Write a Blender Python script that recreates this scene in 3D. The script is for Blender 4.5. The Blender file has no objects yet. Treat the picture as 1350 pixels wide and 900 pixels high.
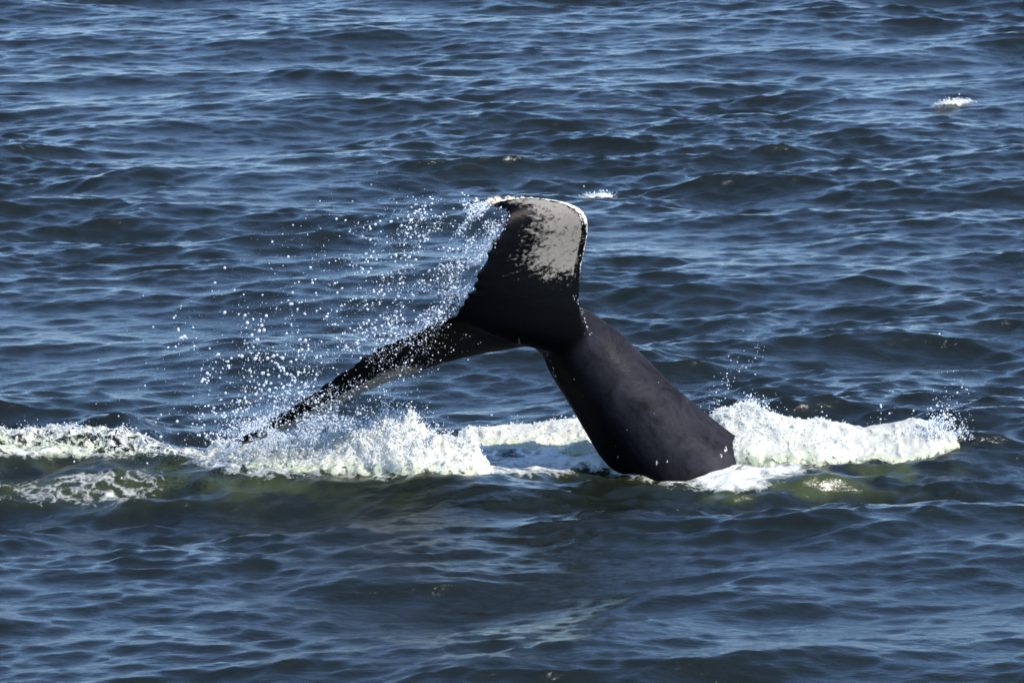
import bpy, bmesh, math, random
import numpy as np
from mathutils import Vector, Matrix
from mathutils.kdtree import KDTree

random.seed(7)
RNG = np.random.default_rng(7)
SC = bpy.context.scene
COL = SC.collection

# ------------------------------------------------------------------ camera
CAM_H, DIST = 10.0, 45.0                      # upper deck of a boat, metres to the whale
F_PX = 169.0 * math.hypot(CAM_H, DIST)        # focal length in pixels of a 1350 px wide picture
PITCH = math.atan2(CAM_H, DIST) - math.atan(170.0 / F_PX)
cam_data = bpy.data.cameras.new('camera')
cam_data.sensor_width = 36.0
cam_data.lens = 36.0 * F_PX / 1350.0
cam_data.clip_start = 1.0
cam_data.clip_end = 20000.0
cam_data.dof.use_dof = True
cam_data.dof.focus_distance = math.hypot(CAM_H, DIST)
cam_data.dof.aperture_fstop = 8.0
cam = bpy.data.objects.new('camera', cam_data)
cam.location = (0, 0, CAM_H)
cam.rotation_euler = (math.pi / 2 - PITCH, 0, 0)
COL.objects.link(cam)
SC.camera = cam

# ------------------------------------------------------------------ sky and sun
SUN_ELEV, SUN_AZ = math.radians(50), math.radians(115)   # azimuth clockwise from +Y
world = bpy.data.worlds.new('World')
SC.world = world
world.use_nodes = True
wn, wl = world.node_tree.nodes, world.node_tree.links
bg = wn['Background']
sky = wn.new('ShaderNodeTexSky')
sky.sky_type = 'NISHITA'
sky.sun_disc = False
sky.sun_elevation = SUN_ELEV
sky.sun_rotation = SUN_AZ
sky.altitude = 0
sky.air_density = 0.75
sky.dust_density = 0.0
sky.ozone_density = 5.0
wl.new(sky.outputs[0], bg.inputs[0])
bg.inputs[1].default_value = 0.15

sun_data = bpy.data.lights.new('sun', 'SUN')
sun_data.energy = 3.0
sun_data.angle = math.radians(0.53)
sun_data.color = (1.0, 0.95, 0.86)
sun = bpy.data.objects.new('sun', sun_data)
to_sun = Vector((math.sin(SUN_AZ) * math.cos(SUN_ELEV), math.cos(SUN_AZ) * math.cos(SUN_ELEV), math.sin(SUN_ELEV)))
sun.rotation_euler = to_sun.to_track_quat('Z', 'Y').to_euler()
sun.location = (20, 50, 40)
COL.objects.link(sun)

SC.view_settings.view_transform = 'Standard'
SC.view_settings.look = 'None'
SC.view_settings.exposure = 1.22
SC.view_settings.gamma = 1.0
SC.cycles.max_bounces = 8
SC.cycles.transparent_max_bounces = 12

# ------------------------------------------------------------------ helpers
def at(px, py, y):
    """World point seen at photo pixel (px, py) at distance y: used once, to take measurements off the photograph."""
    ang = PITCH + math.atan((py - 450.0) / F_PX)
    dz = -math.tan(ang) * y
    fwd = math.cos(PITCH) * y - math.sin(PITCH) * dz
    return Vector(((px - 675.0) / F_PX * fwd, y, CAM_H + dz))

def water_y(py, z=0.0):
    """Distance at which the water (height z) lies under picture row py."""
    return (CAM_H - z) / math.tan(PITCH + math.atan((py - 450.0) / F_PX))

def on_water(px, py, z=0.0):
    return at(px, py, water_y(py, z))

def _hash(ix, iy, iz, seed):
    h = (ix.astype(np.int64) * 374761393 + iy.astype(np.int64) * 668265263 + iz.astype(np.int64) * 2147483647 + seed * 974711) & 0xffffffff
    h = ((h ^ (h >> 13)) * 1274126177) & 0xffffffff
    h = (h ^ (h >> 16)) & 0xffffffff
    h = (h * 2246822519) & 0xffffffff
    return ((h ^ (h >> 15)) & 0xffffff) / float(0xffffff)

def vnoise(x, y, z=None, seed=0):
    """Smooth value noise, 0..1."""
    x = np.asarray(x, float); y = np.asarray(y, float)
    z = np.zeros_like(x) if z is None else np.asarray(z, float)
    x, y, z = np.broadcast_arrays(x, y, z)
    ix, iy, iz = np.floor(x), np.floor(y), np.floor(z)
    fx, fy, fz = x - ix, y - iy, z - iz
    fx = fx * fx * (3 - 2 * fx); fy = fy * fy * (3 - 2 * fy); fz = fz * fz * (3 - 2 * fz)
    r = 0
    for a in (0, 1):
        for b in (0, 1):
            for c in (0, 1):
                w = (fx if a else 1 - fx) * (fy if b else 1 - fy) * (fz if c else 1 - fz)
                r = r + w * _hash(ix + a, iy + b, iz + c, seed)
    return r

def fbm(x, y, z=None, octv=4, seed=0, gain=0.5):
    s, a, n = 0, 1.0, 0
    f = 1.0
    for k in range(octv):
        s = s + a * vnoise(np.asarray(x) * f, np.asarray(y) * f, None if z is None else np.asarray(z) * f, seed + k * 17)
        n += a; a *= gain; f *= 2.03
    return s / n

def smooth(a, b, x):
    t = np.clip((x - a) / (b - a), 0, 1)
    return t * t * (3 - 2 * t)

def mesh_from(name, verts, faces, mat, parent=None, shade_smooth=True):
    me = bpy.data.meshes.new(name)
    verts = np.asarray(verts, np.float32)
    me.vertices.add(len(verts))
    me.vertices.foreach_set('co', verts.ravel())
    faces = np.asarray(faces, np.int32)
    n, k = faces.shape
    me.loops.add(n * k)
    me.loops.foreach_set('vertex_index', faces.ravel())
    me.polygons.add(n)
    me.polygons.foreach_set('loop_start', np.arange(0, n * k, k, dtype=np.int32))
    me.update(calc_edges=True)
    if shade_smooth:
        me.polygons.foreach_set('use_smooth', np.ones(n, bool))
    me.validate()
    if mat:
        me.materials.append(mat)
    o = bpy.data.objects.new(name, me)
    COL.objects.link(o)
    if parent:
        o.parent = parent
    return o

def grid_faces(nx, ny):
    i = np.arange(nx * ny).reshape(ny, nx)
    return np.stack([i[:-1, :-1], i[:-1, 1:], i[1:, 1:], i[1:, :-1]], -1).reshape(-1, 4)

def set_attr(o, name, values):
    a = o.data.attributes.new(name, 'FLOAT', 'POINT')
    a.data.foreach_set('value', np.asarray(values, np.float32).ravel())

def tag(o, label=None, cat=None, group=None, kind=None):
    if label: o['label'] = label
    if cat: o['category'] = cat
    if group: o['group'] = group
    if kind: o['kind'] = kind
    return o

def new_mat(name):
    m = bpy.data.materials.new(name)
    m.use_nodes = True
    nt = m.node_tree
    return m, nt, nt.nodes['Principled BSDF']

def node(nt, kind, **kw):
    n = nt.nodes.new(kind)
    for k, v in kw.items():
        setattr(n, k, v)
    return n

def math_node(nt, op, a, b=None, clamp=False):
    n = node(nt, 'ShaderNodeMath', operation=op, use_clamp=clamp)
    for i, v in enumerate((a, b)):
        if v is None: continue
        if isinstance(v, (int, float)): n.inputs[i].default_value = v
        else: nt.links.new(v, n.inputs[i])
    return n.outputs[0]

def attr(nt, name):
    return node(nt, 'ShaderNodeAttribute', attribute_name=name).outputs['Fac']

def noise_tex(nt, vec, scale, detail=4, rough=0.55, dist=0.0):
    n = node(nt, 'ShaderNodeTexNoise')
    n.inputs['Scale'].default_value = scale
    n.inputs['Detail'].default_value = detail
    n.inputs['Roughness'].default_value = rough
    n.inputs['Distortion'].default_value = dist
    nt.links.new(vec, n.inputs['Vector'])
    return n.outputs['Fac']

def mapping(nt, scale=(1, 1, 1), rot=(0, 0, 0)):
    tc = node(nt, 'ShaderNodeTexCoord')
    mp = node(nt, 'ShaderNodeMapping')
    mp.inputs['Scale'].default_value = scale
    mp.inputs['Rotation'].default_value = rot
    nt.links.new(tc.outputs['Object'], mp.inputs['Vector'])
    return mp.outputs['Vector']

def mix_col(nt, fac, a, b):
    n = node(nt, 'ShaderNodeMix', data_type='RGBA')
    for s, v in ((n.inputs[0], fac), (n.inputs[6], a), (n.inputs[7], b)):
        if isinstance(v, (int, float)): s.default_value = v
        elif isinstance(v, tuple): s.default_value = v
        else: nt.links.new(v, s)
    return n.outputs[2]

def mix_val(nt, fac, a, b):
    n = node(nt, 'ShaderNodeMix', data_type='FLOAT')
    for s, v in ((n.inputs[0], fac), (n.inputs[2], a), (n.inputs[3], b)):
        if isinstance(v, (int, float)): s.default_value = v
        else: nt.links.new(v, s)
    return n.outputs[0]

# ------------------------------------------------------------------ materials
def water_material():
    m, nt, p = new_mat('sea_water')
    v = mapping(nt)
    vs = mapping(nt, (0.75, 1.25, 1.0), (0, 0, 0.12))
    foam, aer = attr(nt, 'foam'), attr(nt, 'aerated')
    # lace of foam: cell walls of a warped Voronoi plus fine froth
    warp = node(nt, 'ShaderNodeTexNoise'); warp.inputs['Scale'].default_value = 2.2; warp.inputs['Detail'].default_value = 4
    nt.links.new(v, warp.inputs['Vector'])
    add = node(nt, 'ShaderNodeVectorMath', operation='MULTIPLY_ADD')
    nt.links.new(warp.outputs['Color'], add.inputs[0]); add.inputs[1].default_value = (0.9, 0.9, 0.9); nt.links.new(v, add.inputs[2])
    vo = node(nt, 'ShaderNodeTexVoronoi', feature='DISTANCE_TO_EDGE'); vo.inputs['Scale'].default_value = 5.0
    nt.links.new(add.outputs[0], vo.inputs['Vector'])
    lace = math_node(nt, 'SUBTRACT', 1.0, math_node(nt, 'MULTIPLY', vo.outputs['Distance'], 3.2, True), True)
    froth = noise_tex(nt, v, 17.0, 8, 0.72, 0.6)
    t = math_node(nt, 'MULTIPLY_ADD', foam, 2.0); t.node.inputs[2].default_value = -1.25
    t = math_node(nt, 'ADD', t, math_node(nt, 'MULTIPLY', lace, 0.55))
    t = math_node(nt, 'ADD', t, math_node(nt, 'MULTIPLY', math_node(nt, 'SUBTRACT', froth, 0.25), 2.0))
    fm = math_node(nt, 'MULTIPLY', math_node(nt, 'SUBTRACT', t, 0.42), 1.7, True)
    fm = math_node(nt, 'MULTIPLY', fm, math_node(nt, 'MULTIPLY', foam, 6.0, True), True)
    body = mix_col(nt, aer, (0.0062, 0.0082, 0.0054, 1), (0.034, 0.042, 0.013, 1))
    nt.links.new(mix_col(nt, fm, body, (0.64, 0.64, 0.58, 1)), p.inputs['Base Color'])
    nt.links.new(mix_val(nt, fm, 0.20, 0.6), p.inputs['Roughness'])
    p.inputs['IOR'].default_value = 1.333
    b1 = node(nt, 'ShaderNodeBump'); b1.inputs['Strength'].default_value = 1.0; b1.inputs['Distance'].default_value = 0.012
    nt.links.new(noise_tex(nt, vs, 11.0, 5, 0.60, 0.7), b1.inputs['Height'])
    b2 = node(nt, 'ShaderNodeBump'); b2.inputs['Strength'].default_value = 1.0; b2.inputs['Distance'].default_value = 0.02
    nt.links.new(math_node(nt, 'MULTIPLY', fm, froth), b2.inputs['Height'])
    nt.links.new(b1.outputs[0], b2.inputs['Normal'])
    nt.links.new(b2.outputs[0], p.inputs['Normal'])
    return m

def glow_through(nt, p, col, fac):
    """Froth and drops let light through: mix in a translucent lobe."""
    tr = node(nt, 'ShaderNodeBsdfTranslucent'); tr.inputs['Color'].default_value = col
    mx = node(nt, 'ShaderNodeMixShader')
    if isinstance(fac, float): mx.inputs[0].default_value = fac
    else: nt.links.new(fac, mx.inputs[0])
    nt.links.new(p.outputs[0], mx.inputs[1]); nt.links.new(tr.outputs[0], mx.inputs[2])
    out = next(n for n in nt.nodes if n.type == 'OUTPUT_MATERIAL')
    nt.links.new(mx.outputs[0], out.inputs['Surface'])
    return mx

def foam_material():
    m, nt, p = new_mat('churned_foam')
    v = mapping(nt)
    thin = attr(nt, 'thin')
    n = noise_tex(nt, v, 7.0, 6, 0.62, 0.8)
    fac = math_node(nt, 'MULTIPLY', math_node(nt, 'SUBTRACT', math_node(nt, 'ADD', thin, n), 0.82), 3.0, True)
    nt.links.new(mix_col(nt, fac, (0.78, 0.76, 0.66, 1), (0.44, 0.45, 0.31, 1)), p.inputs['Base Color'])
    nt.links.new(mix_val(nt, fac, 0.6, 0.15), p.inputs['Roughness'])
    p.inputs['IOR'].default_value = 1.333
    b = node(nt, 'ShaderNodeBump'); b.inputs['Strength'].default_value = 0.6; b.inputs['Distance'].default_value = 0.02
    nt.links.new(noise_tex(nt, v, 26.0, 6, 0.65, 0.5), b.inputs['Height'])
    nt.links.new(b.outputs[0], p.inputs['Normal'])
    mx = glow_through(nt, p, (0.78, 0.77, 0.67, 1), math_node(nt, 'MULTIPLY', math_node(nt, 'SUBTRACT', 1.0, fac), 0.45))
    # the heap frays into lace where it runs out over the water
    edge = attr(nt, 'edge')
    hole = math_node(nt, 'SUBTRACT', math_node(nt, 'ADD', math_node(nt, 'MULTIPLY', noise_tex(nt, v, 16.0, 6, 0.65, 0.6), 2.0), 0.10), math_node(nt, 'MULTIPLY', edge, 1.35))
    hole = math_node(nt, 'MULTIPLY', hole, 5.0, True)
    ho = node(nt, 'ShaderNodeMixShader')
    nt.links.new(hole, ho.inputs[0])
    nt.links.new(node(nt, 'ShaderNodeBsdfTransparent').outputs[0], ho.inputs[1]); nt.links.new(mx.outputs[0], ho.inputs[2])
    nt.links.new(ho.outputs[0], next(n for n in nt.nodes if n.type == 'OUTPUT_MATERIAL').inputs['Surface'])
    return m

def drop_material():
    m, nt, p = new_mat('water_drops')
    p.inputs['Base Color'].default_value = (0.86, 0.88, 0.90, 1)
    p.inputs['Roughness'].default_value = 0.12
    p.inputs['IOR'].default_value = 1.333
    glow_through(nt, p, (0.88, 0.90, 0.92, 1), 0.4)
    return m

def whale_material():
    m, nt, p = new_mat('wet_whale_skin')
    v = mapping(nt)
    pale, crust_glint, lit_side = attr(nt, 'pale'), attr(nt, 'crust_glint'), attr(nt, 'lit_mottle')
    vs = mapping(nt, (1.0, 1.0, 2.6), (0, 0.5, 0))
    n1 = noise_tex(nt, vs, 7.0, 7, 0.68, 0.7)
    n2 = noise_tex(nt, v, 42.0, 4, 0.6, 0.3)
    n3 = noise_tex(nt, mapping(nt, (1.0, 1.0, 2.2), (0, 0.6, 0)), 19.0, 6, 0.7, 0.5)
    black = mix_col(nt, math_node(nt, 'MULTIPLY', math_node(nt, 'MULTIPLY', math_node(nt, 'SUBTRACT', noise_tex(nt, v, 4.0, 9, 0.72, 0.8), 0.3), 2.6, True), lit_side), (0.0014, 0.0014, 0.0018, 1), (0.029, 0.027, 0.033, 1))  # mottled grey skin, with the stock's sunlit side painted lighter
    pf = math_node(nt, 'ADD', math_node(nt, 'MULTIPLY_ADD', pale, 1.9), math_node(nt, 'ADD', math_node(nt, 'MULTIPLY', math_node(nt, 'SUBTRACT', n1, 0.40), 2.6), math_node(nt, 'MULTIPLY', math_node(nt, 'SUBTRACT', n3, 0.44), 4.0)))
    pf.node.inputs[0].links[0].from_node.inputs[2].default_value = -1.0
    pf = math_node(nt, 'MULTIPLY', math_node(nt, 'SUBTRACT', pf, 0.52), 1.5, True)
    pf = math_node(nt, 'MULTIPLY', pf, math_node(nt, 'MULTIPLY', pale, 5.0, True), True)
    grey = mix_col(nt, n2, (0.15, 0.132, 0.11, 1), (0.25, 0.224, 0.193, 1))
    c = mix_col(nt, pf, black, grey)
    cf = math_node(nt, 'MULTIPLY', math_node(nt, 'SUBTRACT', math_node(nt, 'ADD', crust_glint, math_node(nt, 'MULTIPLY', n2, 2.4)), 1.75), 3.5, True)
    cf = math_node(nt, 'MULTIPLY', cf, math_node(nt, 'MULTIPLY', crust_glint, 5.0, True), True)
    c = mix_col(nt, cf, c, (0.60, 0.58, 0.54, 1))  # barnacle crust and painted wet highlights share this white
    # a thin wet film on matt skin: diffuse below, a weak gloss above that grows only a little at grazing angles
    nt.nodes.remove(p)
    df = node(nt, 'ShaderNodeBsdfDiffuse'); gl = node(nt, 'ShaderNodeBsdfGlossy')
    nt.links.new(c, df.inputs['Color'])
    nt.links.new(mix_val(nt, math_node(nt, 'MAXIMUM', pf, cf), mix_val(nt, n2, 0.30, 0.50), 0.6), gl.inputs['Roughness'])
    lw = node(nt, 'ShaderNodeLayerWeight'); lw.inputs['Blend'].default_value = 0.5
    gf = math_node(nt, 'MULTIPLY_ADD', math_node(nt, 'POWER', lw.outputs['Facing'], 4.0), 0.05)
    gf.node.inputs[2].default_value = 0.006
    ms = node(nt, 'ShaderNodeMixShader')
    nt.links.new(gf, ms.inputs[0]); nt.links.new(df.outputs[0], ms.inputs[1]); nt.links.new(gl.outputs[0], ms.inputs[2])
    nt.links.new(ms.outputs[0], next(n for n in nt.nodes if n.type == 'OUTPUT_MATERIAL').inputs['Surface'])
    b = node(nt, 'ShaderNodeBump'); b.inputs['Strength'].default_value = 0.5; b.inputs['Distance'].default_value = 0.012
    h = math_node(nt, 'ADD', math_node(nt, 'MULTIPLY', cf, 0.8), math_node(nt, 'ADD', math_node(nt, 'MULTIPLY', n2, 0.25), math_node(nt, 'MULTIPLY', n1, 0.5)))
    nt.links.new(h, b.inputs['Height'])
    for q in (df, gl): nt.links.new(b.outputs[0], q.inputs['Normal'])
    return m

def barnacle_material():
    m, nt, p = new_mat('barnacle_shell')
    v = mapping(nt)
    nt.links.new(mix_col(nt, noise_tex(nt, v, 40.0, 4), (0.34, 0.20, 0.10, 1), (0.80, 0.66, 0.48, 1)), p.inputs['Base Color'])
    p.inputs['Roughness'].default_value = 0.55
    return m

M_WATER, M_FOAM, M_DROP, M_WHALE, M_BARN = water_material(), foam_material(), drop_material(), whale_material(), barnacle_material()

# ------------------------------------------------------------------ the sea: a wind-sea spectrum on a 60 m tile
TILE, NT = 60.0, 2048
def make_sea():
    k1 = 2 * np.pi * np.fft.fftfreq(NT, TILE / NT)
    kx, ky = np.meshgrid(k1, k1)
    k = np.hypot(kx, ky); k[0, 0] = 1e9
    wd = np.array([0.20, -0.98]); wd /= np.hypot(*wd)         # the wind blows towards the boat
    cosd = (kx * wd[0] + ky * wd[1]) / k
    lam_p = 4.4
    kp = 2 * np.pi / lam_p
    spread = np.where(cosd > 0, 0.02 + np.abs(cosd) ** 6.0, 0.01)
    S = k ** -3.9 * np.exp(-1.25 * (kp / k) ** 2) * spread * np.exp(-(k * 0.013) ** 2)
    S *= 1 + 1.3 * smooth(9, 32, k)                            # short steep chop
    rng = np.random.default_rng(21)
    A = (rng.normal(size=k.shape) + 1j * rng.normal(size=k.shape)) * np.sqrt(S)
    A[0, 0] = 0
    h = np.fft.ifft2(A).real
    sc = 0.047 / h.std()
    h *= sc
    dx = np.fft.ifft2(-1j * kx / k * A).real * sc
    dy = np.fft.ifft2(-1j * ky / k * A).real * sc
    return h, dx, dy
SEA_H, SEA_X, SEA_Y = make_sea()

def tile_sample(F, x, y):
    u = (x / TILE * NT) % NT; w = (y / TILE * NT) % NT
    i = np.floor(u).astype(int); j = np.floor(w).astype(int)
    fu, fw = u - i, w - j
    i1, j1 = (i + 1) % NT, (j + 1) % NT
    i %= NT; j %= NT
    return (F[j, i] * (1 - fu) + F[j, i1] * fu) * (1 - fw) + (F[j1, i] * (1 - fu) + F[j1, i1] * fu) * fw

def interp_px(xs, pts):
    a = np.array(pts, float)
    return np.interp(xs, a[:, 0], a[:, 1])

def px_of(x, y):
    return x / (y * math.cos(PITCH) + CAM_H * math.sin(PITCH)) * F_PX + 675.0

# swells thrown up by the whale: (centre line as picture points on flat water, height, near width, far width)
RIDGES = [
    ([(-260, 632), (0, 628), (120, 630), (250, 636), (400, 640), (560, 646), (700, 650), (790, 655)], 0.15, 0.40, 0.8, (-150, -20, 560, 800)),
    ([(880, 640), (960, 640), (1050, 628), (1150, 612), (1240, 606), (1340, 600)], 0.14, 0.52, 0.8, (900, 1000, 1240, 1400)),
    ([(-40, 600), (60, 596), (130, 590), (240, 600)], 0.20, 0.40, 0.6, (30, 120, 150, 240)),
]
def ridge_height(x, y):
    px = px_of(x, y)
    z = np.zeros_like(x)
    for pts, hgt, wn_, wf_, (a, b, c, d) in RIDGES:
        yc = water_y_np(interp_px(px, pts))
        env = smooth(a, b, px) * (1 - smooth(c, d, px))
        dyv = y - yc
        env = env * (0.35 + 1.3 * fbm(x * 1.3, y * .9, octv=4, seed=77, gain=.55))
        z += hgt * env * np.exp(-(dyv / np.where(dyv < 0, wn_, wf_)) ** 2)
    # water piled up against the tail stock
    px_c = at(880, 640, 44.9)
    z += 0.13 * np.exp(-((x - px_c.x) / 0.95) ** 2 - ((y - 44.95) / 0.75) ** 2)
    return z
def water_y_np(py):
    return CAM_H / np.tan(PITCH + np.arctan((py - 450.0) / F_PX))
def row_of(y, z):
    return 450.0 + F_PX * np.tan(np.arctan2(CAM_H - z, y) - PITCH)

def sea_point(x, y, damp=1.0):
    damp = damp * (0.65 + 0.85 * smooth(.25, .75, fbm(x * .35 + y * .05, y * .22, octv=3, seed=91)))
    h = tile_sample(SEA_H, x, y) * damp
    cx = tile_sample(SEA_X, x, y) * damp
    cy = tile_sample(SEA_Y, x, y) * damp
    near = np.exp(-((x - 0) / 5.0) ** 2 - ((y - 45) / 3.0) ** 2)
    z = h * (1 + 0.45 * near) + np.where(np.abs(y - 45) < 6, ridge_height(x, y), 0)
    return x - 0.85 * cx, y - 0.85 * cy, z

# foam laid on the water, as (picture x, row of the upper edge, row of the lower edge, strength)
FOAM_BANDS = [
    [(-250, 590, 612, .6), (0, 588, 612, 1.0), (80, 588, 613, 1.0), (160, 596, 612, .9), (240, 600, 620, .95), (330, 600, 640, .9), (420, 590, 640, .95), (520, 585, 640, .9), (640, 580, 630, .8), (665, 590, 620, 0)],
    [(-60, 636, 660, 0), (0, 632, 668, .45), (60, 628, 672, .52), (110, 622, 678, .62), (160, 618, 676, .62), (210, 612, 660, .55), (250, 612, 640, 0)],
    [(590, 575, 630, 0), (620, 576, 632, 1.0), (700, 576, 634, 1.0), (740, 577, 632, 1.1), (810, 577, 625, 1.3), (850, 580, 628, 1.1), (900, 585, 630, .7)],
    [(900, 570, 632, .5), (960, 560, 640, .95), (1010, 560, 645, .85), (1060, 565, 632, .85), (1110, 570, 612, .9), (1200, 575, 600, .9), (1260, 585, 602, .6), (1290, 596, 604, 0)],
    [(780, 606, 628, 0), (800, 606, 632, 1.1), (880, 614, 648, 1.0), (960, 615, 655, 1.0), (1000, 620, 656, .85), (1060, 625, 650, 0)],
]
def foam_masks(x, y, z):
    px = px_of(x, y)
    row = row_of(y, 0.85 * z)
    foam = np.zeros_like(x)
    for band in FOAM_BANDS:
        b = np.array(band, float)
        hi = np.interp(px, b[:, 0], b[:, 1]); lo = np.interp(px, b[:, 0], b[:, 2])
        st = np.interp(px, b[:, 0], b[:, 3], 0, 0)
        d = np.minimum((row - hi) / 6.0, (lo - row) / 20.0)
        foam = np.maximum(foam, st * smooth(-0.4, 1.0, d))
    foam = foam * (0.40 + 0.75 * fbm(x * 1.9, y * 1.7, octv=5, seed=3, gain=.65))
    aer = np.zeros_like(x)
    for pts, half, st, (a, b, c, d) in [
        ([(-250, 636), (0, 632), (120, 636), (260, 632), (420, 645), (560, 650), (700, 650), (800, 650)], 24, .6, (-200, -50, 330, 620)),
        ([(880, 640), (960, 640), (1060, 634), (1150, 620), (1240, 612)], 24, 1.7, (900, 960, 1180, 1300))]:
        rc = interp_px(px, pts)
        aer = np.maximum(aer, st * smooth(a, b, px) * (1 - smooth(c, d, px)) * np.exp(-((row - rc) / half) ** 2))
    aer = aer * 1.6 * smooth(.42, .70, fbm(x * 2.4, y * 3.4, octv=5, seed=9, gain=.6))
    return np.clip(foam, 0, 1.2), np.clip(np.maximum(aer, foam * 0.7), 0, 1)

def build_water():
    def axis(lo, hi, step, far_lo, far_hi):
        mid = np.arange(lo, hi + 1e-6, step)
        up, s, p = [], step, hi
        while p < far_hi:
            s = min(s * 1.13, 260); p += s; up.append(p)
        dn, s, p = [], step, lo
        while p > far_lo:
            s = min(s * 1.13, 260); p -= s; dn.append(p)
        return np.concatenate([np.array(dn[::-1]), mid, np.array(up)])
    xs = axis(-8.6, 8.6, 0.030, -4000, 4000)
    ys = axis(34.0, 80.0, 0.045, -2500, 6000)
    X, Y = np.meshgrid(xs, ys)
    sx = np.gradient(xs)[None, :]; sy = np.gradient(ys)[:, None]
    damp = np.exp(-(np.maximum(np.maximum(sx, sy) - 0.05, 0) / 1.2) ** 2)
    px_, py_, pz_ = sea_point(X, Y, damp)
    foam, aer = foam_masks(px_, py_, pz_)
    pz_ = pz_ + foam * 0.05 * (fbm(X * 9, Y * 6, octv=4, seed=5) - 0.4)
    o = mesh_from('water', np.stack([px_, py_, pz_], -1).reshape(-1, 3), grid_faces(len(xs), len(ys)), M_WATER)
    set_attr(o, 'foam', foam); set_attr(o, 'aerated', aer)
    tag(o, 'dark blue wind-ruffled sea with green wave faces and foam streaks', kind='structure')
    return o
water = build_water()

# ------------------------------------------------------------------ the whale: tail stock and flukes as one skin
def catmull(P, n):
    P = np.asarray(P, float)
    Q = np.vstack([2 * P[0] - P[1], P, 2 * P[-1] - P[-2]])
    t = np.linspace(0, len(P) - 1 - 1e-9, n)
    i = t.astype(int); f = (t - i)[:, None]
    p0, p1, p2, p3 = Q[i], Q[i + 1], Q[i + 2], Q[i + 3]
    return 0.5 * ((2 * p1) + (-p0 + p2) * f + (2 * p0 - 5 * p1 + 4 * p2 - p3) * f ** 2 + (-p0 + 3 * p1 - 3 * p2 + p3) * f ** 3)

def A(px, py, dy):
    return tuple(at(px, py, DIST + dy))

def tube(cent, rad_a, rad_b, dir_a, n, m=40):
    c = catmull(cent, n); ra = catmull(np.array(rad_a)[:, None], n)[:, 0]; rb = catmull(np.array(rad_b)[:, None], n)[:, 0]
    tg = np.gradient(c, axis=0); tg /= np.linalg.norm(tg, axis=1)[:, None]
    a = np.asarray(dir_a, float)[None, :] - (tg @ np.asarray(dir_a, float))[:, None] * tg
    a /= np.linalg.norm(a, axis=1)[:, None]
    b = np.cross(tg, a)
    th = np.linspace(0, 2 * np.pi, m, endpoint=False)
    keel = 0.95 + 0.09 * np.exp(-((((th + np.pi) % (2 * np.pi)) - np.pi) / .38) ** 2)      # the ridge along the back
    V = c[:, None] + a[:, None] * (ra[:, None] * (np.cos(th) * keel)[None, :])[..., None] + b[:, None] * (rb[:, None] * np.sin(th))[..., None]
    V = V.reshape(-1, 3)
    F = []
    for i in range(n - 1):
        for j in range(m):
            F.append((i * m + j, i * m + (j + 1) % m, (i + 1) * m + (j + 1) % m, (i + 1) * m + j))
    return V, F, n, m

LOBES = {
 'upper': dict(
  L=[(748, 466, .16), (771, 447, .07), (768, 415, .02), (764, 387, .02), (766, 352, .06), (773, 318, .07), (775, 294, .05), (767, 277, .02), (745, 267, -.03), (715, 263, -.08), (690, 263, -.13), (665, 265, -.18), (643, 267, -.22)],
  T=[(600, 418, -.50), (603, 410, -.52), (610, 398, -.54), (622, 378, -.55), (634, 352, -.54), (647, 326, -.50), (656, 309, -.46), (663, 296, -.42), (668, 288, -.38), (671, 281, -.34), (667, 276, -.30), (655, 272, -.26), (642, 269, -.22)],
  th=[.17, .15, .13, .115, .10, .09, .085, .08, .075, .07, .06, .05, .03]),
 'lower': dict(
  L=[(742, 440, .10), (700, 452, .10), (650, 460, .12), (595, 473, .12), (540, 491, .11), (490, 511, .09), (440, 535, .06), (390, 559, .02), (340, 580, -.02), (297, 591, -.05)],
  T=[(600, 418, -.50), (592, 420, -.50), (565, 431, -.46), (530, 446, -.42), (492, 465, -.36), (450, 492, -.30), (410, 520, -.23), (370, 545, -.16), (330, 569, -.09), (296, 585, -.05)],
  th=[.17, .15, .13, .11, .09, .075, .06, .05, .04, .025])}

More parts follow.
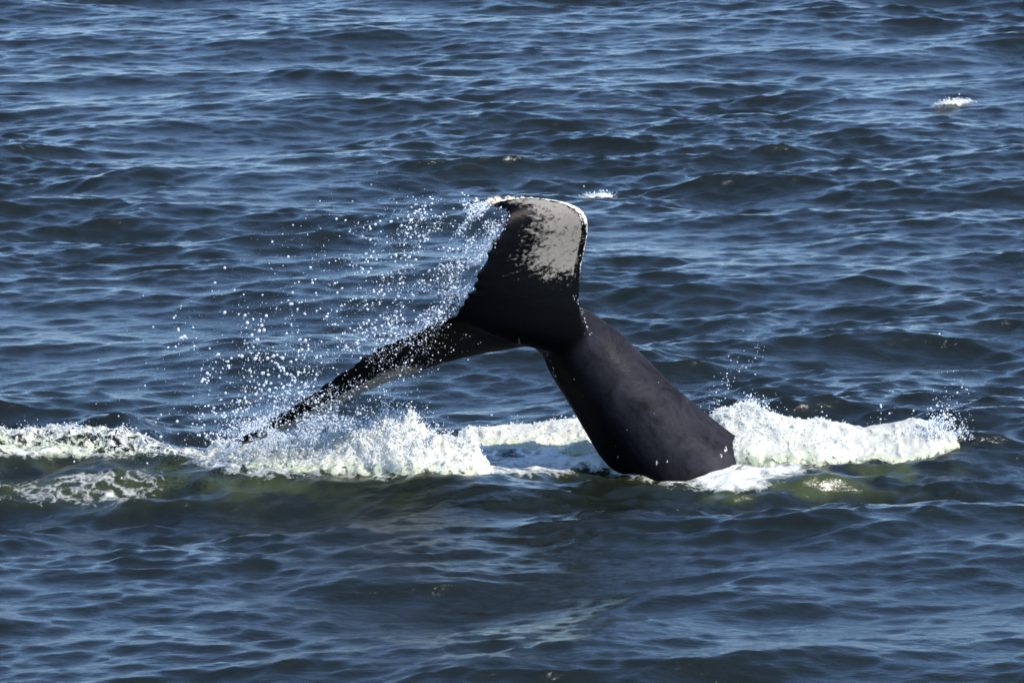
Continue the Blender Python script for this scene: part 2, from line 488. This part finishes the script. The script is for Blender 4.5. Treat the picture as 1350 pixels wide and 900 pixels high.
def fluke_lobe(d, n, m, seed):
    L = catmull([A(*p) for p in d['L']], n); T = catmull([A(*p) for p in d['T']], n)
    th = np.interp(np.linspace(0, 1, n), np.linspace(0, 1, len(d['th'])), d['th'])
    mid = (L + T) / 2
    tg = np.gradient(mid, axis=0); tg /= np.linalg.norm(tg, axis=1)[:, None]
    # ragged trailing edge
    s = np.linspace(0, 1, n)
    rag = (vnoise(s * 46, s * 0 + seed) - 0.5) * 0.07 + (vnoise(s * 110, s * 0 + seed + 5) - 0.5) * 0.035
    ch = L - T; cl = np.linalg.norm(ch, axis=1)
    rag = rag * np.minimum(1, cl / 0.4) * smooth(0.06, 0.2, s)
    nr = np.cross(tg, ch); nr /= np.linalg.norm(nr, axis=1)[:, None]
    th_ = np.linspace(0, 2 * np.pi, m, endpoint=False)
    u = 0.5 - 0.5 * np.cos(th_)                              # 0 at the leading edge, 1 at the trailing edge
    prof = np.sign(np.sin(th_)) * (1.35 * np.sqrt(np.maximum(u, 0)) * (1 - u) ** 0.8 * 0.9 + 0.10 * np.sqrt(np.maximum(u * (1 - u), 0)))
    V = L[:, None] - ch[:, None] * u[None, :, None] + nr[:, None] * (th[:, None] * prof[None, :])[..., None]
    V = V + (ch / cl[:, None])[:, None] * (rag[:, None] * u[None, :] ** 9)[..., None]
    F = []
    for i in range(n - 1):
        for j in range(m):
            F.append((i * m + j, i * m + (j + 1) % m, (i + 1) * m + (j + 1) % m, (i + 1) * m + j))
    caps = [list(range(m))[::-1], [(n - 1) * m + j for j in range(m)]]
    uu = np.broadcast_to(u[None, :], (n, m)).ravel(); ss = np.broadcast_to(s[:, None], (n, m)).ravel()
    side = np.broadcast_to(np.sign(np.sin(th_))[None, :], (n, m)).ravel()
    return V.reshape(-1, 3), F, caps, ss, uu, L, T

def build_whale():
    bm_v, bm_f, info = [], [], []
    def addp(V, F, caps, meta):
        o = len(bm_v)
        bm_v.extend(map(tuple, V)); bm_f.extend([tuple(i + o for i in f) for f in list(F) + list(caps)])
        info.extend(meta)
    # tail stock: centre line, half width across the picture, half depth
    cent = [A(1110, 900, .95), A(1010, 760, .70), A(935, 670, .5), A(884, 612, .42), A(838, 556, .36), A(799, 505, .32), A(767, 466, .27), A(742, 440, .17), A(700, 428, -.0), A(655, 420, -.25)]
    ra = [.80, .68, .57, .485, .405, .352, .31, .255, .17, .06]
    rb = [.70, .62, .54, .46, .40, .34, .26, .20, .12, .05]
    V, F, n, m = tube(cent, ra, rb, (0.74, 0.0, 0.67), 60)
    addp(V, F, [list(range(m))[::-1], [(n - 1) * m + j for j in range(m)]], [('stock', i // m / n, math.cos(2 * math.pi * (i % m) / m)) for i in range(n * m)])
    edges = {}
    for key, seed in (('upper', 3), ('lower', 11)):
        V, F, caps, ss, uu, L, T = fluke_lobe(LOBES[key], 150, 44, seed)
        addp(V, F, caps, [(key, a, b) for a, b in zip(ss, uu)])
        edges[key] = (L, T)
    me = bpy.data.meshes.new('whale_parts')
    me.from_pydata(bm_v, [], bm_f); me.update()
    tmp = bpy.data.objects.new('whale_parts', me)
    COL.objects.link(tmp)
    bm = bmesh.new(); bm.from_mesh(me); bmesh.ops.recalc_face_normals(bm, faces=bm.faces); bm.to_mesh(me); bm.free()
    r = tmp.modifiers.new('remesh', 'REMESH'); r.mode = 'VOXEL'; r.voxel_size = 0.0135
    s = tmp.modifiers.new('smooth', 'SMOOTH'); s.factor = 0.5; s.iterations = 4
    dg = bpy.context.evaluated_depsgraph_get()
    body = bpy.data.meshes.new_from_object(tmp.evaluated_get(dg))
    bpy.data.objects.remove(tmp)
    body.name = 'humpback_whale'
    o = bpy.data.objects.new('humpback_whale', body)
    COL.objects.link(o)
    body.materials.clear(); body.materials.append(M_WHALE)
    body.polygons.foreach_set('use_smooth', np.ones(len(body.polygons), bool))
    nv = len(body.vertices)
    co = np.empty(nv * 3); body.vertices.foreach_get('co', co); co = co.reshape(-1, 3)
    # let the flukes flow into the tail stock
    ne = len(body.edges)
    ed = np.empty(ne * 2, np.int32); body.edges.foreach_get('vertices', ed); ed = ed.reshape(-1, 2)
    deg = np.bincount(ed.ravel(), minlength=nv)[:, None]
    wgt = np.zeros(nv)
    for c, rad in ((A(742, 452, .05), .42), (A(700, 450, .0), .30), (A(768, 440, .06), .36)):
        wgt = np.maximum(wgt, smooth(rad, rad * .45, np.linalg.norm(co - np.array(c), axis=1)))
    for it in range(55):
        acc = np.zeros_like(co)
        for ax in range(3):
            acc[:, ax] = np.bincount(ed[:, 0], co[ed[:, 1], ax], nv) + np.bincount(ed[:, 1], co[ed[:, 0], ax], nv)
        co += (acc / deg - co) * (0.6 * wgt)[:, None]
    body.vertices.foreach_set('co', co.ravel()); body.update()
    kd = KDTree(len(bm_v))
    for i, p in enumerate(bm_v): kd.insert(p, i)
    kd.balance()
    CH = np.linalg.norm(edges['upper'][0] - edges['upper'][1], axis=1)
    pale = np.zeros(nv); crust_glint = np.zeros(nv); lit_mottle = np.zeros(nv)
    near = [kd.find(p)[1] for p in co]
    for i, j in enumerate(near):
        key, s_, u_ = info[j]
        if key == 'upper':
            ud = u_ * CH[min(int(s_ * (len(CH) - 1)), len(CH) - 1)]      # metres from the leading edge
            pale[i] = np.clip((s_ - .24) / .12, 0, 1) * np.clip((.97 - u_) / .6, 0, 1) * np.clip((.97 - s_) / .15, 0, 1) * np.clip((ud - .05) / .05, 0, 1)
            crust_glint[i] = (.35 * (s_ > .03) + .65 * np.clip((s_ - .25) / .2, 0, 1)) * np.clip(((.10 if s_ > .5 else .06) - ud) / .05, 0, 1)  # barnacle crust; the weaker white near the root imitates wet highlights
        elif key == 'lower':
            pale[i] = np.clip((s_ - .36) / .10, 0, 1) * np.clip((.60 - u_) / .25, 0, 1) * 1.5
        else:
            lit_mottle[i] = np.clip((u_ + .55) / .95, 0, 1)  # skin colour lightened towards the back, imitating sunlight on that side
    GLINT_LINE1 = [(684, 441), (690, 446), (697, 452), (705, 459), (713, 466), (720, 473), (726, 481), (730, 491), (731, 500)]  # wet highlights painted white along the lower lobe's crease
    GLINT_LINE2 = [(757, 390), (762, 398), (765, 407), (768, 416), (771, 425), (775, 434), (778, 441)]  # wet highlights painted white down the fold at the upper lobe's root
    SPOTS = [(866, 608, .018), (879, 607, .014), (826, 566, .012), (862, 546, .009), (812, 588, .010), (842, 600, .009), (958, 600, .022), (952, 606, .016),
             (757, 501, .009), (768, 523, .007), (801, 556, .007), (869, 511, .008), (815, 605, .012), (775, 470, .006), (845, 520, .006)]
    for sx_, sz_, rr, am in [(a, b, .030, .40) for a, b in GLINT_LINE1 + GLINT_LINE2] + [(a, b, c, .75) for a, b, c in SPOTS]:
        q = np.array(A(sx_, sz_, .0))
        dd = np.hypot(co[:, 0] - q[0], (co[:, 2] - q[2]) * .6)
        crust_glint = np.maximum(crust_glint, am * smooth(rr, rr * .3, dd))
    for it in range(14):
        lit_mottle += ((np.bincount(ed[:, 0], lit_mottle[ed[:, 1]], nv) + np.bincount(ed[:, 1], lit_mottle[ed[:, 0]], nv)) / deg[:, 0] - lit_mottle) * 0.7
    for nm, a in (('pale', pale), ('crust_glint', crust_glint), ('lit_mottle', lit_mottle)):
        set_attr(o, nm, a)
    tag(o, 'black humpback whale tail arching out of the sea with pale grey fluke underside', 'whale')
    return o, edges
whale, EDGES = build_whale()

def barnacle_mesh():
    bm = bmesh.new()
    prof = [(1.0, 0.0), (0.92, 0.35), (0.70, 0.75), (0.45, 0.95), (0.30, 0.92), (0.20, 0.65)]
    m = 12
    rings = []
    for r, z in prof:
        rings.append([bm.verts.new((r * (1 + .10 * (j % 2)) * math.cos(2 * math.pi * j / m), r * (1 + .10 * (j % 2)) * math.sin(2 * math.pi * j / m), z)) for j in range(m)])
    for a, b in zip(rings, rings[1:]):
        for j in range(m): bm.faces.new((a[j], a[(j + 1) % m], b[(j + 1) % m], b[j]))
    bm.faces.new(rings[-1])
    me = bpy.data.meshes.new('barnacle'); bm.to_mesh(me); bm.free()
    me.materials.append(M_BARN)
    return me
BARN = barnacle_mesh()
L, T = EDGES['upper']
for k, (f, r, up) in enumerate([(1.0, .022, .3), (.99, .027, 1), (.978, .020, .1), (.965, .026, .5), (.955, .033, 1), (.935, .020, .3), (.905, .034, .6), (.885, .018, .9), (.86, .016, .5), (.84, .019, .8), (.80, .015, .6)]):
    i = int(f * (len(L) - 1))
    p = L[i] + np.array([0, -.03 * (1 - up), .01 * up])
    b = bpy.data.objects.new('barnacle', BARN)
    COL.objects.link(b)
    b.parent = whale
    b.location = p
    nrm = Vector((random.uniform(-.3, .1), -1 + .7 * up, .2 + up))
    b.rotation_euler = nrm.to_track_quat('Z', 'Y').to_euler()
    b.scale = (r, r, r * 0.9)

# ------------------------------------------------------------------ splashes
ICO = None
def ico():
    global ICO
    if ICO is None:
        bm = bmesh.new(); bmesh.ops.create_icosphere(bm, subdivisions=1, radius=1.0)
        ICO = (np.array([v.co[:] for v in bm.verts]), np.array([[v.index for v in f.verts] for f in bm.faces]))
        bm.free()
    return ICO

def drops_mesh(name, P, R, parent=None):
    """Droplets: small stretched spheres at points P with radii R."""
    V0, F0 = ico()
    n = len(P)
    q = RNG.normal(size=(n, 3)); q /= np.linalg.norm(q, axis=1)[:, None]
    st = 1 + RNG.random(n) ** 2 * 0.9
    V = V0[None] + (V0[None] @ q[:, :, None]) * q[:, None, :] * (st - 1)[:, None, None]
    V = P[:, None] + V * (R / np.sqrt(st))[:, None, None]
    F = (F0[None] + (np.arange(n) * len(V0))[:, None, None]).reshape(-1, 3)
    o = mesh_from(name, V.reshape(-1, 3), F, M_DROP, parent)
    o['kind'] = 'stuff'
    return o

def splash(name, label, prof, x0, x1, wy, seed, jag=0.10, thin=0.0, spike=1.2, taper=0.0, lace=0.0, step=0.010):
    """Churned heap of foam: prof = (picture x, row of top, distance of the crest line)."""
    a = np.array(prof, float)
    tops = np.array([tuple(at(px, py, y)) for px, py, y in prof])
    xs = np.arange(tops[0, 0], tops[-1, 0], step)
    zt = np.interp(xs, tops[:, 0], tops[:, 2]); yc = np.interp(xs, tops[:, 0], tops[:, 1])
    v = np.linspace(-1, 1, int(2 * wy / (step * 1.3)))
    X = np.broadcast_to(xs[None, :], (len(v), len(xs))).copy()
    tx = (xs - xs[0]) / (xs[-1] - xs[0])
    wvar = wy * (0.75 + 0.5 * fbm(xs * 1.7, xs * 0, octv=3, seed=seed))
    wvar = wvar * (.4 + .6 * smooth(0, .35, xs - xs[0])) * (.3 + .7 * smooth(0, .45, xs[-1] - xs))
    Y = yc[None, :] + v[:, None] * wvar[None, :] * np.where(v[:, None] < 0, (1 - taper * tx)[None, :], 1)
    _, _, ZW = sea_point(X, Y)
    bump = np.maximum(0, 1 - np.abs(v) ** 1.5)[:, None]
    n1 = fbm(X * 3.2, Y * 2.2, octv=5, seed=seed + 1, gain=0.58)
    n2 = 1 - np.abs(2 * fbm(X * 7, Y * 5, octv=4, seed=seed + 2) - 1)
    endf = smooth(0, 0.10, (xs - xs[0])) * smooth(0, 0.30, (xs[-1] - xs))
    hgt = np.maximum(zt[None, :] - ZW, 0.05)
    Z = ZW + hgt * bump * (0.72 + 0.45 * n1) * endf[None, :] + jag * bump * (n2 ** 2 - 0.35) * endf[None, :] - 0.02 - .14 * smooth(.82, 1, np.abs(v))[:, None]
    spk = np.maximum(fbm(X * 16, Y * 12, octv=3, seed=seed + 4) - 0.56, 0) * 1.2 * jag * spike
    Z += spk * bump * endf[None, :]
    X2 = X + (fbm(X * 8, Z * 8, Y * 5, octv=3, seed=seed + 6) - .5) * 0.10
    Y2 = Y + (fbm(X * 8, Z * 8, Y * 5, octv=3, seed=seed + 7) - .5) * 0.14
    o = mesh_from(name, np.stack([X2, Y2, Z], -1).reshape(-1, 3), grid_faces(len(xs), len(v)), M_FOAM)
    th = thin + 0.6 * (1 - bump) * (v[:, None] < 0) + 0.25 * smooth(0.10, 0.0, Z - ZW)
    set_attr(o, 'thin', np.broadcast_to(th, X.shape))
    ev = np.where(v < 0, np.abs(v) ** 2.6, np.abs(v) ** 6)[:, None] + 0.0 * X
    ev = np.maximum(ev, lace)
    ev = np.maximum(ev, 1 - smooth(0, 0.30, xs[-1] - xs)[None, :] * smooth(0, .05, xs - xs[0])[None, :])
    set_attr(o, 'edge', ev)
    tag(o, label, 'splash', 'splashes around the whale')
    return o, xs, zt, yc, (X2, Y2, Z)

def drops_over(o, surf, n, hmax, seed, rmin=.0028, rmax=.011, xbias=None):
    X, Y, Z = surf
    rng = np.random.default_rng(seed)
    w = np.maximum(Z - 0.10, 0.002) ** 1.2
    if xbias is not None: w = w * xbias(X)
    w = (w / w.sum()).ravel()
    i = rng.choice(w.size, n, p=w)
    lift = rng.exponential(hmax, n)
    cl = fbm(X.ravel()[i] * 9, Z.ravel()[i] * 9, octv=3, seed=seed)
    lift *= (0.1 + 2.2 * smooth(.35, .7, cl) ** 2)
    P = np.stack([X.ravel()[i] + rng.normal(0, .012, n) + lift * rng.normal(0.05, .25, n), Y.ravel()[i] + rng.normal(0, .02, n), Z.ravel()[i] + lift], -1)
    R = rmin + (rmax - rmin) * rng.random(n) ** 4
    R *= np.where(lift > .02, 1, 1.3)
    return drops_mesh('droplets', P, R, o)

sp, xs, zt, yc, surf = splash('splash', 'broad white splash heaped against the right side of the whale\'s tail stock',
    [(905, 580, 45.95), (925, 556, 45.95), (955, 535, 45.92), (985, 529, 45.9), (1015, 541, 45.8), (1045, 548, 45.75), (1080, 557, 45.7), (1115, 562, 45.7), (1145, 570, 45.7), (1175, 573, 45.7), (1205, 568, 45.7), (1235, 558, 45.7), (1258, 580, 45.7), (1282, 602, 45.7)], 0, 0, .95, 31, .05, taper=.62)
drops_over(sp, surf, 4000, .018, 5, .0025, .008)
px0 = at(1238, 560, 45.7).x
drops_over(sp, surf, 1500, .055, 6, xbias=lambda X: np.exp(-((X - px0) / .13) ** 2) + .7 * np.exp(-((X - at(1165, 560, 45.7).x) / .05) ** 2))

sp2, xs, zt, yc, surf2 = splash('splash', 'spiky white splash crest in front of the drooping fluke tip',
    [(265, 600, 45.2), (300, 588, 45.2), (350, 583, 45.15), (400, 585, 45.1), (450, 580, 45.0), (485, 562, 44.95), (510, 550, 44.9), (530, 556, 44.85), (560, 575, 44.8), (600, 585, 44.8), (640, 595, 44.8), (668, 612, 44.8)], 0, 0, .62, 47, .11, -.05, spike=3, lace=.3)
drops_over(sp2, surf2, 9000, .032, 8, .0025, .009)

sp3, xs, zt, yc, surf3 = splash('splash', 'low band of foam behind and left of the whale\'s tail stock',
    [(600, 580, 46.15), (660, 573, 46.15), (720, 572, 46.15), (780, 570, 46.15), (830, 572, 46.15), (870, 575, 46.15)], 0, 0, .5, 61, .06, .12, lace=.45)
drops_over(sp3, surf3, 1800, .010, 9, .0022, .008)

sp4, xs, zt, yc, surf4 = splash('splash', 'low breaking foam crest farthest left, in front of the small dark hump of water',
    [(-60, 600, 45.3), (0, 594, 45.3), (40, 596, 45.3), (80, 588, 45.3), (110, 594, 45.3), (160, 604, 45.2), (210, 606, 45.15), (260, 604, 45.1), (310, 602, 45.05)], 0, 0, .30, 77, .05, .15, lace=.74)
drops_over(sp4, surf4, 1500, .008, 10, .0022, .007)

# two small whitecaps farther off
def whitecap(px, py, length, label, hgt, seed):
    c = on_water(px, py)
    n, m = 90, 26
    u = np.linspace(-1, 1, n); v = np.linspace(-1, 1, m)
    U, V = np.meshgrid(u, v)
    X = c.x + U * length / 2; Y = c.y + V * .20 + U * .20
    _, _, ZW = sea_point(X, Y)
    env = np.maximum(0, 1 - U ** 2) * np.maximum(0, 1 - V ** 2)
    nn = fbm(X * 7, Y * 4, octv=5, seed=seed)
    Z = ZW + hgt * env * (0.3 + 1.2 * nn) + .07 * env * (nn - .4) - .03
    o = mesh_from('whitecap', np.stack([X, Y, Z], -1).reshape(-1, 3), grid_faces(n, m), M_FOAM)
    set_attr(o, 'thin', .1 + .5 * (1 - env))
    set_attr(o, 'edge', np.clip(1.5 * (1 - env) ** 0.9, 0, 1.2))
    tag(o, label, 'whitecap', 'small whitecaps beyond the whale')
    rng = np.random.default_rng(seed)
    w = (env.ravel() ** 1.2); w /= w.sum(); i = rng.choice(w.size, 260, p=w)
    P = np.stack([X.ravel()[i] + rng.normal(0, .02, 260), Y.ravel()[i], Z.ravel()[i] + rng.exponential(.010, 260)], -1)
    drops_mesh('droplets', P, .003 + .006 * rng.random(260) ** 3, o)
    return o
whitecap(1255, 138, .62, 'small bright whitecap breaking far off at the upper right', .09, 3)
whitecap(790, 254, .42, 'small faint whitecap just beyond the top of the raised fluke', .06, 4)

# ------------------------------------------------------------------ spray streaming off the trailing edges
def spray():
    rng = np.random.default_rng(19)
    PX, PY, DY, R = [], [], [], []
    up = np.array([(640, 267), (655, 273), (672, 283), (662, 300), (650, 322), (636, 350), (622, 378), (608, 402)], float)
    lo = np.array([(600, 412), (565, 429), (530, 444), (492, 463), (450, 490), (410, 518), (370, 543), (330, 567)], float)
    def curve(c, t):
        s = np.linspace(0, 1, len(c))
        return np.interp(t, s, c[:, 0]), np.interp(t, s, c[:, 1])
    def emit(n, c, t, dist_mean, slope, r_lo, r_hi, rp, dy0, thr, sag, cut=1e9):
        x0, y0 = curve(c, t)
        d = np.minimum(rng.exponential(dist_mean, n), cut)
        th = slope(t) + rng.normal(0, .16, n)
        x = x0 - d * np.cos(th); y = y0 + d * np.sin(th) + sag * (d / 300.0) ** 2 * 120
        x += rng.normal(0, 3, n); y += rng.normal(0, 3, n)
        cl = .55 * fbm(x / 26, y / 20, octv=4, seed=41, gain=.6) + .45 * fbm((x + y * .9) / 14, (y - x * .2) / 60, octv=3, seed=45)
        ok = (cl > thr + .06 * rng.normal(size=n))
        x, y, d, tt = x[ok], y[ok], d[ok], t[ok]
        r = r_lo + (r_hi - r_lo) * rng.random(len(x)) ** rp
        PX.append(x); PY.append(y); R.append(r); DY.append(dy0 + rng.normal(0, .16, len(x)) - .2)
    # off the raised fluke: a dense fringe, then arcs thinning out to the left
    emit(7000, up, rng.random(7000) ** .8, 42, lambda t: .25 + .35 * t, .0015, .0075, 5, -.15, .46, .5)
    emit(8000, up, rng.random(8000), 105, lambda t: -.02 + .55 * t, .0015, .012, 9, -.2, .50, 1.0, 330)
    emit(1500, up, rng.random(1500) * .4, 130, lambda t: -.05 + .3 * t, .0025, .013, 5, -.2, .50, 1.6, 340)
    # between the flukes and over the drooping one
    emit(6500, lo, rng.random(6500), 60, lambda t: -.9 + 1.1 * t, .0015, .011, 8, -.5, .49, .4, 240)
    emit(2600, lo, rng.random(2600) ** .7, 22, lambda t: 2.2 + 0 * t, .0016, .007, 5, -.45, .46, .0, 60)
    # falling on the left
    n = 900
    x = rng.normal(345, 60, n); y = rng.normal(495, 48, n)
    ok = fbm(x / 30, y / 24, octv=3, seed=52) > .5
    PX.append(x[ok]); PY.append(y[ok]); R.append(.0026 + .014 * rng.random(ok.sum()) ** 4); DY.append(rng.normal(-.3, .2, ok.sum()))
    # the veil where the fluke tip meets the water
    n = 8500
    t = rng.random(n)
    x = 310 + 170 * t + rng.normal(0, 22, n); y = 588 - 62 * t * rng.random(n) + rng.normal(0, 12, n) - 10 * t
    ok = (fbm(x / 24, y / 18, octv=4, seed=55) > .44) & (y < 606)
    PX.append(x[ok]); PY.append(y[ok]); R.append(.0016 + .008 * rng.random(ok.sum()) ** 6); DY.append(rng.normal(-.25, .15, ok.sum()))
    n = 2200
    x = rng.normal(325, 26, n); y = 583 - (x - 310) * .33 + rng.normal(0, 10, n) - rng.exponential(6, n)
    ok = (fbm(x / 16, y / 13, octv=3, seed=57) > .46) & (y < 604)
    PX.append(x[ok]); PY.append(y[ok]); R.append(.0018 + .009 * rng.random(ok.sum()) ** 6); DY.append(rng.normal(-.22, .1, ok.sum()))
    # flung up right of the tail stock
    n = 90
    t = rng.random(n)
    x = 925 + 75 * t + rng.normal(0, 9, n); y = 545 - 95 * t ** 1.1 + rng.normal(0, 8, n)
    PX.append(x); PY.append(y); R.append(.0025 + .006 * rng.random(n) ** 3); DY.append(.5 + rng.normal(0, .08, n))
    PX, PY, DY, R_ = map(np.concatenate, (PX, PY, DY, R))
    P = np.array([tuple(at(a, b, DIST + c)) for a, b, c in zip(PX, PY, DY)])
    keep = P[:, 2] > 0.02
    o = drops_mesh('water_spray', P[keep], R_[keep])
    o['label'] = 'white water drops flying off the trailing edges of the flukes'
    return o
spray()
